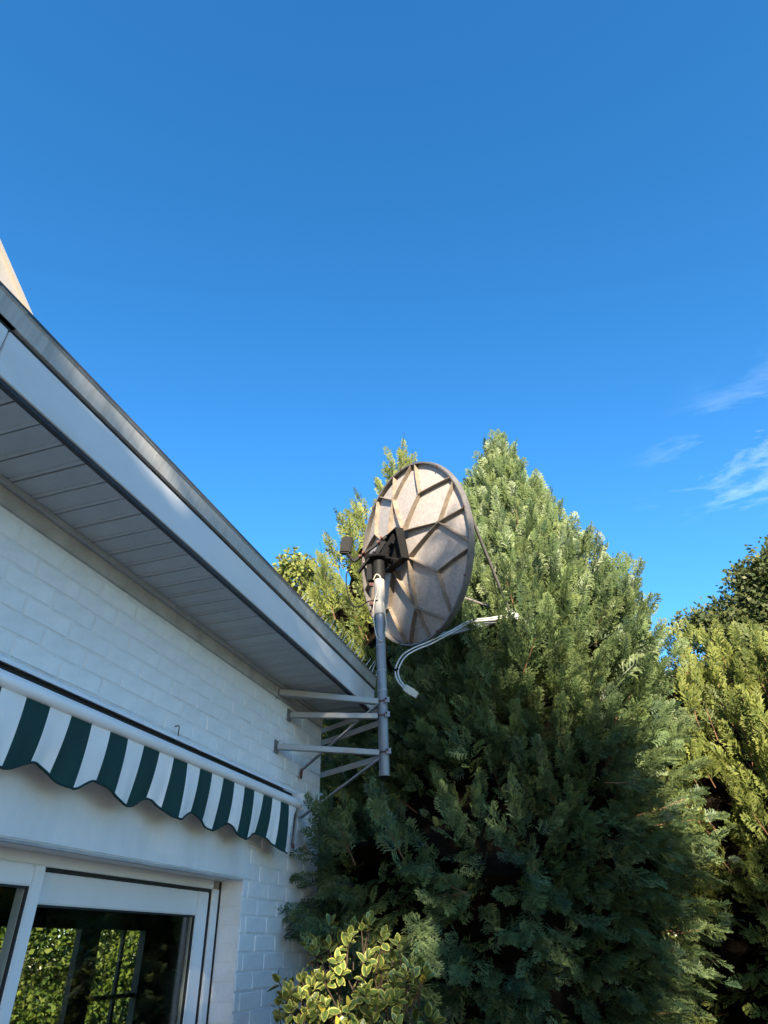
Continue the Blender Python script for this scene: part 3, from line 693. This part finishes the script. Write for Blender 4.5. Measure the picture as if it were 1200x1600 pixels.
def conifer(name, label, bx, by, prof, nplume, seed, material, templ=None, nspray=13, plen=.5, slen=.26, group=None, lobe=None, leaders=(), lean=(0, 0), upk=None, keepback=.3, zmin=.35, core=.71, inner=.20, fmin=-.35, lowflat=1.0, extra=None, clip=None):
    global RNG
    RNG = np.random.default_rng(seed); templ = templ or SPR
    root = empty(name, (bx, by, 0), label, 'tree', group or 'row of cypress trees')
    zz = np.array([p[0] for p in prof]); rr = np.array([p[1] for p in prof]); ztop = zz.max()
    if zz[0] > zz[-1]: zz, rr = zz[::-1], rr[::-1]
    Rf = lambda z: np.interp(z, zz, rr)
    ph = RNG.uniform(0, 6.28, 6)
    def rad(th, z):
        base = Rf(z)
        lum = 1 + .07*np.sin(3*th+ph[0]+z*.9) + .05*np.sin(5*th+ph[1]-z*1.3) + .05*np.sin(2.1*z+ph[2]+th) + .035*np.sin(9*th+ph[3]+z*3.1)
        r = base*lum
        if lobe is not None: r = r + lobe(th, z)
        return r
    zs = np.linspace(zmin, ztop, 400); ar = (np.maximum(Rf(zs), .05) + .15)*np.where(zs < .48*ztop, 1.25, 1.0); cdf = np.cumsum(ar); cdf /= cdf[-1]
    i = np.arange(nplume); z = np.interp((i+.5)/nplume + RNG.uniform(-.5, .5, nplume)*3/nplume, cdf, zs)
    th = i*2.399963 + RNG.normal(0, .12, nplume)
    if extra:                      # thicken one side: (direction, spread, share, zmax)
        ex = RNG.random(nplume) < extra[2]; th = np.where(ex, extra[0] + RNG.normal(0, extra[1], nplume), th); z = np.where(ex, RNG.uniform(.4, extra[3], nplume), z)
    depth = RNG.uniform(.80, 1.06, nplume); depth[RNG.random(nplume) < .2] *= .86; depth[RNG.random(nplume) < inner] *= .78
    r = rad(th, z)
    slope = -(rad(th, z+.15)-rad(th, z-.15))/.3
    o = nrm(np.stack([np.cos(th), np.sin(th), np.clip(slope, -.4, 2.0)], 1))
    pos = np.stack([bx + lean[0]*z/ztop + np.cos(th)*r*depth, by + lean[1]*z/ztop + np.sin(th)*r*depth, z], 1)
    tocam = nrm(CAM - pos); facing = (o*tocam).sum(1)
    keep = (facing > fmin) | (RNG.random(nplume) < keepback)
    if clip is not None: keep &= clip(pos)
    pos, o, z, th, facing = pos[keep], o[keep], z[keep], th[keep], facing[keep]
    n = len(pos); h = np.clip(z/ztop, 0, 1)
    up = (upk(h) if upk else np.interp(h, [0, .3, .48, .7, 1], [-.02, .12, .75, 1.8, 2.6]))[:, None]
    a = nrm(o*np.array([1, 1, .6]) + np.array([0, 0, 1.])*up + RNG.normal(0, .22, (n, 3)))
    if len(leaders):
        lp = np.array([q[:3] for q in leaders]); pos = np.concatenate([pos, lp]); a = np.concatenate([a, nrm(np.array([[0, 0, 1.]]*len(lp)) + RNG.normal(0, .12, (len(lp), 3)))]); z = np.concatenate([z, lp[:, 2]]); n = len(pos); h = np.clip(z/ztop, 0, 1)
    L = plen*RNG.uniform(.75, 1.3, n)*(.98+.15*h)
    ptint = np.clip(RNG.normal(.45, .22, n), 0, 1)
    # sprays along each plume
    k = np.arange(nspray); t = (k+.4)/nspray
    P = pos[:, None, :] + a[:, None, :]*(L[:, None]*(t[None]-.55))[:, :, None]
    tmp = nrm(np.cross(a, np.array([.31, .77, .55]))); tm2 = np.cross(a, tmp)
    phi = RNG.uniform(0, 6.28, (n, 1)) + k[None]*2.4 + RNG.normal(0, .3, (n, nspray))
    perp = tmp[:, None]*np.cos(phi)[..., None] + tm2[:, None]*np.sin(phi)[..., None]
    sp = (.85 - .68*t)[None, :, None]*(1.08-.40*h)[:, None, None]*RNG.uniform(.7, 1.25, (n, nspray, 1))
    D = nrm(a[:, None] + perp*sp)
    droop = np.clip(.30 - .55*h, -.1, .35)[:, None, None]
    D = nrm(D - np.array([0, 0, 1.])*droop*RNG.uniform(.2, 1.0, (n, nspray, 1)))
    low = np.clip((.56-h)/.2, 0, 1)[:, None, None]*lowflat
    Nn = perp*RNG.normal(.5, .5, (n, nspray, 1)) + np.cross(D, perp)*RNG.normal(0, .8, (n, nspray, 1)) + np.array([0, 0, .5])
    Nn = Nn*(1-low) + (np.array([0, 0, .75]) + np.concatenate([o, np.zeros((n-len(o), 3))])[:, None, :]*np.array([.8, .8, 0]) + RNG.normal(0, .42, Nn.shape))*low
    ln = slen*RNG.uniform(.7, 1.25, (n, nspray))*(1.1-.35*t)[None]*(1-.33*low[:, :, 0])
    tint = np.clip(ptint[:, None] + RNG.normal(0, .18, (n, nspray)), 0, 1)
    tipk = np.clip(RNG.normal(.47, .3, (n, nspray)) + .25*(h[:, None]-.4), 0, 1)
    V, TI, TK = stamp(P.reshape(-1, 3), D.reshape(-1, 3), Nn.reshape(-1, 3), ln.ravel(), tint.ravel(), tipk.ravel(), templ)
    F = np.arange(len(V)).reshape(-1, 4)
    crown = arrmesh('crown', V, F, {'tint': TI, 'tip': TK}, M[material], root); tag(crown, kind='stuff')
    # closed near-black core: dead twigs with the crown's inner shade painted in
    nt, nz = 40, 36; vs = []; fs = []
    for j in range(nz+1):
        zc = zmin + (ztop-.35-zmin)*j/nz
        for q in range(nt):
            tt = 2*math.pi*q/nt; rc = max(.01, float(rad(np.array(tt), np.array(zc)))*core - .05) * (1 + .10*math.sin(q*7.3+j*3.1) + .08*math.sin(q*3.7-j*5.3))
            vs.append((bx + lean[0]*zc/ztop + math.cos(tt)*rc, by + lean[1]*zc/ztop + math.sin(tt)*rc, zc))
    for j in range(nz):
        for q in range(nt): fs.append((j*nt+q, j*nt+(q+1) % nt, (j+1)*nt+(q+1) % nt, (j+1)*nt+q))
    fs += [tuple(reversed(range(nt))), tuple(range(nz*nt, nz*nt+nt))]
    MB().add(vs, fs).build('shade_core', M['inner'], root)
    # trunk and visible reddish branch stems
    tb = MB().tube([(bx, by, 0), (bx, by, ztop*.5), (bx+lean[0]*.9, by+lean[1]*.9, ztop*.92)], [.17, .10, .02], 10); tb.build('trunk', M['bark'], root)
    st = MB(); idx = RNG.choice(n, min(n, 260), replace=False)
    for q in idx:
        p_ = pos[q]; aa = a[q]*L[q]
        st.tube([p_ - aa*.7, p_ + aa*.05], [.008, .003], 4, cap=False)
    tag(st.build('branchlets', M['stem'], root), kind='stuff')
    return root
M['stem'] = mat('reddish_stem', (.20, .10, .05), .8, (.12, .06, .035), 10)

# the big cypress behind the dish
def lobe_main(th, z):
    # fuller towards the house corner, low down
    d = np.cos(th - math.atan2(-2.76, -1.41)); return np.where(z < 2.3, 1, np.clip(1-(z-2.3)/.45, 0, 1))*np.clip((d-.78)/.22, 0, 1)*1.75 + np.where(z < 3.5, 1, np.clip(1-(z-3.5)/.7, 0, 1))*np.clip((np.cos(th - math.atan2(-1.25, -1.9))-.45)/.45, 0, 1)*np.where(z < 2.3, .2, .72) + np.exp(-((z-4.3)/.55)**2)*np.clip((np.cos(th+1.62)-.86)/.14, 0, 1)*.52
mainprof = [(0.3, .9), (1.2, 1.05), (2.0, 1.30), (3.0, 1.54), (4.0, 1.47), (5.0, 1.28), (6.0, .90), (7.0, .46), (7.6, .18), (7.9, .05)]
BXM, BYM = 2.4 + 7.9*math.sin(R(-5.4)), 7.9*math.cos(R(-5.4))
lead = [(BXM+.15+dx_, BYM+dy_, zz_) for dx_, dy_, zz_ in ((0, 0, 7.75), (-.14, .05, 7.55), (.22, -.1, 7.45), (.05, .15, 7.3), (.38, .0, 7.15))]
conifer('cypress_tree', 'large dense cypress tree rising directly behind the satellite dish', BXM, BYM, mainprof, 2620, 21, 'cypress', nspray=13, plen=.46, slen=.25, leaders=lead, lobe=lobe_main, lean=(.2, -.1), keepback=.08, fmin=-.18, extra=(math.atan2(-2.2, -1.6), .40, .20, 3.9),
        clip=lambda p: ~(((p[:, 0] < 1.25) & (p[:, 1] < 5.95) & (p[:, 2] > 2.55)) | ((p[:, 0] < .14) & (p[:, 1] < 5.8)) | ((p[:, 1] < 4.95))))
# second cypress, its tip just showing above the dish
a_, e_ = azel(627, 716); L_ = 9.3
c2x, c2y = 2.4+L_*math.sin(a_), L_*math.cos(a_); c2z = 1.65+L_*math.tan(e_)
conifer('cypress_tree', 'yellow-green cypress beside the roof edge, its tip showing above the dish rim', c2x, c2y, [(.3, 1.5), (2, 2.0), (4, 1.85), (5.5, 1.7), (6.5, 1.45), (7.4, 1.0), (8.4, .42), (c2z, .05)], 820, 22, 'golden', templ=SPR_FAR, nspray=13, plen=.5, slen=.25, keepback=.1, fmin=-.15,
        leaders=[(c2x, c2y, c2z-.15), (c2x+.1, c2y, c2z-.35)])
# row at the right
a_, e_ = azel(1085, 1032); L_ = 9.9
conifer('cypress_tree', 'yellow-green cypress standing between the large blue-green cypress and the outermost one', 2.4+L_*math.sin(a_), L_*math.cos(a_), [(.3, 1.2), (1.5, 1.5), (3, 1.55), (4.3, 1.35), (5.0, .9), (1.65+L_*math.tan(e_), .15)], 560, 23, 'golden', templ=SPR_FAR, nspray=13, plen=.46, slen=.25, keepback=.1, fmin=-.15)
a_, e_ = azel(1215, 1040); L_ = 9.6
conifer('cypress_tree', 'yellow-green cypress at the outer end of the row, under the oak tree', 2.4+L_*math.sin(a_), L_*math.cos(a_), [(.3, 1.2), (1.5, 1.45), (3, 1.5), (4.2, 1.3), (4.9, .9), (1.65+L_*math.tan(e_), .15)], 480, 24, 'golden', templ=SPR_FAR, nspray=13, plen=.46, slen=.25, keepback=.1, fmin=-.15)

def broadleaf(name, label, bx, by, blobs, nleaf, seed, material, lsize=.07, trunk_r=.16, group=None, cat='tree', clump=.32, per=46, limbs=True, gaps=()):
    """blobs: (dx,dy,z,rx,ry,rz); leaves gathered in clumps at the ends of limbs"""
    g = np.random.default_rng(seed); root = empty(name, (bx, by, 0), label, cat, group)
    vol = np.array([b[3]*b[4]*b[5] for b in blobs])**.75; vol /= vol.sum()
    nc = max(8, nleaf//per); wh = g.choice(len(blobs), nc, p=vol)
    B = np.array(blobs)[wh]; d = nrm(g.normal(size=(nc, 3))); rad_ = g.uniform(.45, 1.0, nc)**.6
    cen = np.stack([bx+B[:, 0], by+B[:, 1], B[:, 2]], 1) + d*rad_[:, None]*B[:, 3:6]
    ct = np.clip(g.normal(.45, .22, nc), 0, 1)
    for (gx_, gz_, gr_) in gaps:
        kk = np.hypot(cen[:, 0]-gx_, cen[:, 2]-gz_) > gr_; cen = cen[kk]; ct = ct[kk]
    nc = len(cen)
    nl = nc*per; ci = np.repeat(np.arange(nc), per)
    dd = nrm(g.normal(size=(nl, 3))); p = cen[ci] + dd*(g.uniform(0, 1, nl)**.5*clump)[:, None]*np.array([1, 1, .75])
    x = nrm(dd*.8 + g.normal(0, .6, (nl, 3)) - np.array([0, 0, .25])); zn = nrm(g.normal(0, .8, (nl, 3)) + np.array([0, -.25, .35]) + dd*.6)
    y = nrm(np.cross(zn, x)); s = lsize*g.uniform(.65, 1.3, nl)[:, None]
    zz_ = np.cross(x, y)
    V = np.stack([p, p + x*s*.5 + y*s*.34 + zz_*s*.08, p + x*s, p + x*s*.5 - y*s*.34 + zz_*s*.08], 1).reshape(-1, 3)
    tint = np.repeat(np.clip(ct[ci] + g.normal(0, .15, nl), 0, 1), 4); tip = np.repeat(np.clip(g.normal(.25, .3, nl), 0, 1), 4)
    tag(arrmesh('crown', V, np.arange(nl*4).reshape(-1, 4), {'tint': tint, 'tip': tip}, M[material], root), kind='stuff')
    if limbs:
        zb = min(b[2] for b in blobs); t0 = Vector((bx, by, 0)); fork = Vector((bx, by, max(.6, zb*.55)))
        MB().tube([t0, fork*.5+t0*.5, fork, fork+Vector((0, 0, .5))], [trunk_r*1.2, trunk_r, trunk_r*.8, trunk_r*.5], 10).build('trunk', M['bark'], root, smooth=True)
        lm = MB(); rs = random.Random(seed)
        for b in blobs:
            e = Vector((bx+b[0], by+b[1], b[2])); mid = fork.lerp(e, .55)+Vector((rs.uniform(-.2, .2), rs.uniform(-.2, .2), .25))
            lm.tube(smoothpath([fork, mid, e], 4), [trunk_r*.5-(trunk_r*.42)*i/8 for i in range(9)], 7)
            for _ in range(7):
                q = e + Vector((rs.gauss(0, .5)*b[3], rs.gauss(0, .5)*b[4], rs.gauss(0, .5)*b[5])); lm.tube([mid.lerp(e, rs.uniform(.4, 1)), q], [trunk_r*.12, .006], 5)
        lm.build('limbs', M['bark'], root)
    return root
# bushy tree beyond the roof edge
a_, e_ = azel(458, 862); L_ = 11.5
tx, ty, tz = 2.4+L_*math.sin(a_), L_*math.cos(a_), 1.65+L_*math.tan(e_)
broadleaf('leafy_tree', 'bright leafy tree whose top shows above the roof gutter', tx, ty, [(0, 0, tz-.75, .42, .42, .75), (-.75, 0, tz-1.0, .6, .5, .8), (-.4, 0, tz-1.2, .6, .5, .7), (.35, -.2, tz-1.1, .42, .5, .6), (.8, -.3, tz-2.1, .7, .6, .7), (-.1, 0, tz-2.2, 1.1, .8, .9), (1.4, -.4, tz-2.9, .7, .6, .7), (.6, 0, tz-3.4, 1.2, .8, .9)], 20000, 31, 'golden', lsize=.10, clump=.24)
# oak at the far right
L_ = 17.0
def ok(px, py):
    a_, e_ = azel(px, py); return 2.4+L_*math.sin(a_), L_*math.cos(a_), 1.65+L_*math.tan(e_)
ox, oy, oz = ok(1260, 1000)
bl = []
for (px, py, r_) in ((1215, 905, 1.0), (1180, 925, .75), (1155, 985, .75), (1110, 985, .55), (1235, 960, 1.1), (1090, 985, .45), (1120, 965, .45), (1195, 1010, 1.0), (1270, 900, 1.2), (1150, 1030, .9), (1290, 1000, 1.5), (1195, 895, .55)):
    q = ok(px, py); bl.append((q[0]-ox, q[1]-oy, q[2], r_, r_, r_*.8))
broadleaf('oak_tree', 'brownish green oak tree behind the right-hand cypresses', ox, oy, bl, 30000, 32, 'oak', lsize=.12, clump=.38, trunk_r=.3)

# ------------------------------------------------------------------ variegated shrub by the house corner
shb = empty('variegated_shrub', (.85, 4.25, 0), 'variegated evergreen shrub with yellow-edged leaves at the house corner', 'shrub')
M['leaf_green'] = mat('shrub_leaf_green', (.085, .14, .035), .35, (.14, .19, .045), 30, spec=.5, randv=.25)
M['leaf_edge'] = mat('shrub_leaf_edge', (.46, .44, .11), .4, (.38, .38, .09), 20, spec=.5, randv=.2)
M['leaf_old'] = mat('shrub_leaf_yellow', (.50, .40, .05), .45, (.36, .30, .05), 20, spec=.4)
def shrub_leaf(seed, old=False):
    rg = random.Random(seed); n = 7; L = 1.0
    prof = []
    for i in range(n+1):
        t = i/n; w = .30*math.sin(math.pi*t**.85)**.8 if 0 < t < 1 else 0
        prof.append((t, w))
    cup = rg.uniform(.10, .30); bend = rg.uniform(-.1, .25)
    def P(t, s, w): return (t*L, s*w, cup*(s*w)**2*3 - bend*t*t*.5 + rg.uniform(-.006, .006))
    vs = []; fs = []; mi = []
    st = list(range(1, n))
    cols = (-1, -.70, 0, .70, 1)
    vs.append(P(0, 0, 0))
    for i in st:
        t, w = prof[i]
        jit = rg.uniform(.85, 1.1)
        for s in cols: vs.append(P(t, s*(jit if abs(s) < .9 else 1), w))
    vs.append(P(1, 0, 0)); last = len(vs)-1
    def edge_mat(k, i): return 1 if k in (0, 3) else 0
    for k in range(4):
        fs.append((0, 1+k, 2+k)); mi.append(0 if k in (1, 2) else 1)
        fs.append((last, 1+5*(n-2)+k+1, 1+5*(n-2)+k)); mi.append(1)
    for i in range(n-2):
        for k in range(4):
            a = 1+5*i+k; fs.append((a, a+5, a+6, a+1)); mi.append(edge_mat(k, i+2))
    me = bpy.data.meshes.new('leaf'); me.from_pydata(vs, [], fs)
    me.materials.append(M['leaf_old'] if old else M['leaf_green']); me.materials.append(M['leaf_old'] if old else M['leaf_edge'])
    me.polygons.foreach_set('material_index', mi); me.polygons.foreach_set('use_smooth', [True]*len(fs)); me.update(); return me
LV = [shrub_leaf(i) for i in range(7)]; LVO = [shrub_leaf(50+i, True) for i in range(2)]
rs = random.Random(77)
lobes_s = [((.80, 4.28, 1.46), .34, .38), ((1.06, 4.30, 1.36), .25, .36), ((.58, 4.22, 1.28), .24, .36), ((1.0, 4.1, 1.14), .36, .24), ((.62, 4.05, 1.10), .34, .22), ((1.25, 4.2, 1.08), .26, .24), ((.85, 4.2, .75), .50, .5)]
leaves = []; stems = MB()
for (c, r_, rz_) in lobes_s:
    nros = int(270*r_*r_*(1 + rz_)) + 20
    for _ in range(nros):
        d = Vector((rs.gauss(0, 1), rs.gauss(0, 1)-.35, rs.gauss(0, 1)+.45)).normalized(); k = rs.uniform(.72, 1.05)
        p = Vector((c[0]+d.x*r_*k, c[1]+d.y*r_*k, c[2]+d.z*rz_*k))
        if p.x < .05: continue
        ax = (d*.8 + Vector((0, 0, .8)) + Vector((rs.gauss(0, .25), rs.gauss(0, .25), rs.gauss(0, .2)))).normalized()
        stems.tube([p - ax*.16 - d*.05, p], [.004, .0025], 5, cap=False)
        a0 = rs.uniform(0, 6.28); ox_ = ax.orthogonal().normalized(); oy_ = ax.cross(ox_)
        for q in range(rs.choice((5, 6, 7, 8))):
            lev = q//2; an = a0 + (q % 2)*math.pi + lev*math.pi/2 + rs.uniform(-.25, .25)
            rad_ = ox_*math.cos(an) + oy_*math.sin(an); opn = (.45 + .45*lev)*rs.uniform(.8, 1.2)
            dr_ = (ax*math.cos(opn) + rad_*math.sin(opn)).normalized(); up_ = (ax*math.sin(opn) - rad_*math.cos(opn)); 
            leaves.append((p - ax*.016*lev, dr_, (up_ + Vector((rs.gauss(0, .15), rs.gauss(0, .15), rs.gauss(0, .15)))).normalized(), rs.uniform(.056, .082)*(1 if lev else .8), rs.random() < .05 and p.z < 1.55))
def leaf_vis(l):
    p = l[0]; v = Vector(CAM) - p
    # in frame, near the shrub's camera side and turned to the camera
    c = RW.T @ (np.array(p) - CAM); px, py = 600+FPX*c[0]/c[2], 800+FPX*c[1]/c[2]
    if py > 1625: return -9
    q = p - Vector((.85, 4.25, 1.2)); front = q.dot(Vector((CAM[0]-.85, -4.25, 0)).normalized())
    return front*2 + abs(l[2].dot(v.normalized()))*.4 + q.z*.9
order = sorted(range(len(leaves)), key=lambda i: -leaf_vis(leaves[i]))
bulk = {}
bv_, bf_, bm_ = [], [], []
for rank, i in enumerate(order):
    p, d, u, s, old = leaves[i]
    y = u.cross(d).normalized(); u = d.cross(y)
    mw = Matrix(((d.x*s, y.x*s, u.x*s, p.x), (d.y*s, y.y*s, u.y*s, p.y), (d.z*s, y.z*s, u.z*s, p.z), (0, 0, 0, 1)))
    me = rs.choice(LVO) if old else rs.choice(LV)
    if rank < 300:
        o = bpy.data.objects.new('leaf', me); COL.objects.link(o); o.parent = shb
        o.matrix_parent_inverse = wmat(shb).inverted(); o.matrix_basis = mw
    else:
        b0 = len(bv_); bv_ += [tuple(mw @ v.co) for v in me.vertices]
        for f in me.polygons: bf_.append(tuple(b0+k for k in f.vertices)); bm_.append(f.material_index + (2 if old else 0))
me = bpy.data.meshes.new('foliage'); me.from_pydata(bv_, [], bf_)
for k in ('leaf_green', 'leaf_edge', 'leaf_old', 'leaf_old'): me.materials.append(M[k])
me.polygons.foreach_set('material_index', bm_); me.polygons.foreach_set('use_smooth', [True]*len(bf_)); me.update()
tag(link('foliage', me, None, shb), kind='stuff')
for k in range(9):
    a = k*.7; stems.tube(smoothpath([(.85+.08*math.cos(a), 4.25+.08*math.sin(a), 0), (.85+.2*math.cos(a), 4.25+.2*math.sin(a), .6), (.85+.34*math.cos(a*1.3), 4.22+.3*math.sin(a*1.3), 1.35)], 4), [.016-.0014*i for i in range(9)], 6)
stems.build('stems', M['bark'], shb)

# ------------------------------------------------------------------ garden behind the far window, and the trees behind the viewer that shade the scene
broadleaf('ivy_hedge', 'sunlit ivy hedge seen through the sliding door glass', -10.0, 14.6, [(-.2, y_, z_, .9, .8, .8) for y_ in (-3.4, -2.2, -1.0, .2, 1.4, 2.6, 3.8) for z_ in (.8, 2.0, 3.2)], 60000, 41, 'hedge', lsize=.11, cat='hedge', limbs=False, clump=.34)
TB = -9.0
broadleaf('garden_tree', 'tall leafy garden tree that throws its shade across the wall', 6.1, TB, [(.5, 0, 8.15, 1.1, 1.0, 1.15), (2.0, 0, 7.5, .75, .9, 1.15), (-.35, 0, 7.85, .8, .9, 1.2), (-1.55, 0, 6.9, .75, .8, .7), (-2.6, 0, 6.5, .9, .8, .6), (-.2, 0, 6.2, 1.3, 1.1, 1.1), (1.5, 0, 5.7, 1.15, 1.1, 1.3), (-1.5, 0, 5.9, 1.1, 1.1, 1.0), (-2.7, 0, 5.6, 1.2, 1.0, 1.0), (-3.9, 0, 5.2, 1.2, 1.0, 1.0), (-2, 0, 4.2, 1.6, 1.1, 1.0), (.2, 0, 4.4, 1.8, 1.1, 1.0)], 29000, 42, 'broad', lsize=.17, clump=.34, gaps=[(5.75, 5.75, .50)], group='leafy trees on the lawn')
broadleaf('garden_tree', 'round leafy garden tree standing apart on the lawn', 10.95, TB, [(-.4, 0, 7.4, 1.0, 1.0, 1.2), (.8, 0, 7.2, 1.2, 1.0, 1.2), (-.9, 0, 5.9, .9, 1.1, 1.3), (1.4, 0, 5.4, 1.6, 1.1, 1.6), (0, 0, 4.2, 1.7, 1.2, 1.3)], 12000, 43, 'broad', lsize=.17, clump=.34, group='leafy trees on the lawn')
broadleaf('added_hedge', 'unseen dark hedge added along the open side of the garden to block sky light', 9.0, 0, [(random.uniform(-.2, .2), -6.5+1.5*k, 1.4+1.9*j, 1.0, 1.0, 1.15) for k in range(9) for j in range(1)], 6000, 44, 'broad', lsize=.22, cat='hedge', limbs=False, clump=.42, group='hedges added to block sky light')  # added out of view to cut sky light on the wall
broadleaf('added_hedge', 'unseen dark hedge added behind the viewer beside the house to block sky light', -1.0, -9.5, [(-4+1.5*k, random.uniform(-.2, .2), 1.3+1.6*j, 1.0, 1.0, 1.0) for k in range(6) for j in range(2)], 9000, 45, 'broad', lsize=.22, cat='hedge', limbs=False, clump=.42, group='hedges added to block sky light')  # out-of-view hedge put in to dim ambient light from the low sky
broadleaf('added_hedge', 'dark hedge added behind the row of cypresses to close bright sky gaps', 3.0, 13.5, [(-4.5+1.4*k, random.uniform(-.2, .2), 1.2+1.5*j, .95, .8, .95) for k in range(8) for j in range(2)], 12000, 46, 'broad', lsize=.20, cat='hedge', limbs=False, clump=.42, group='hedges added to block sky light')  # added backdrop that hides bright horizon sky between the trees
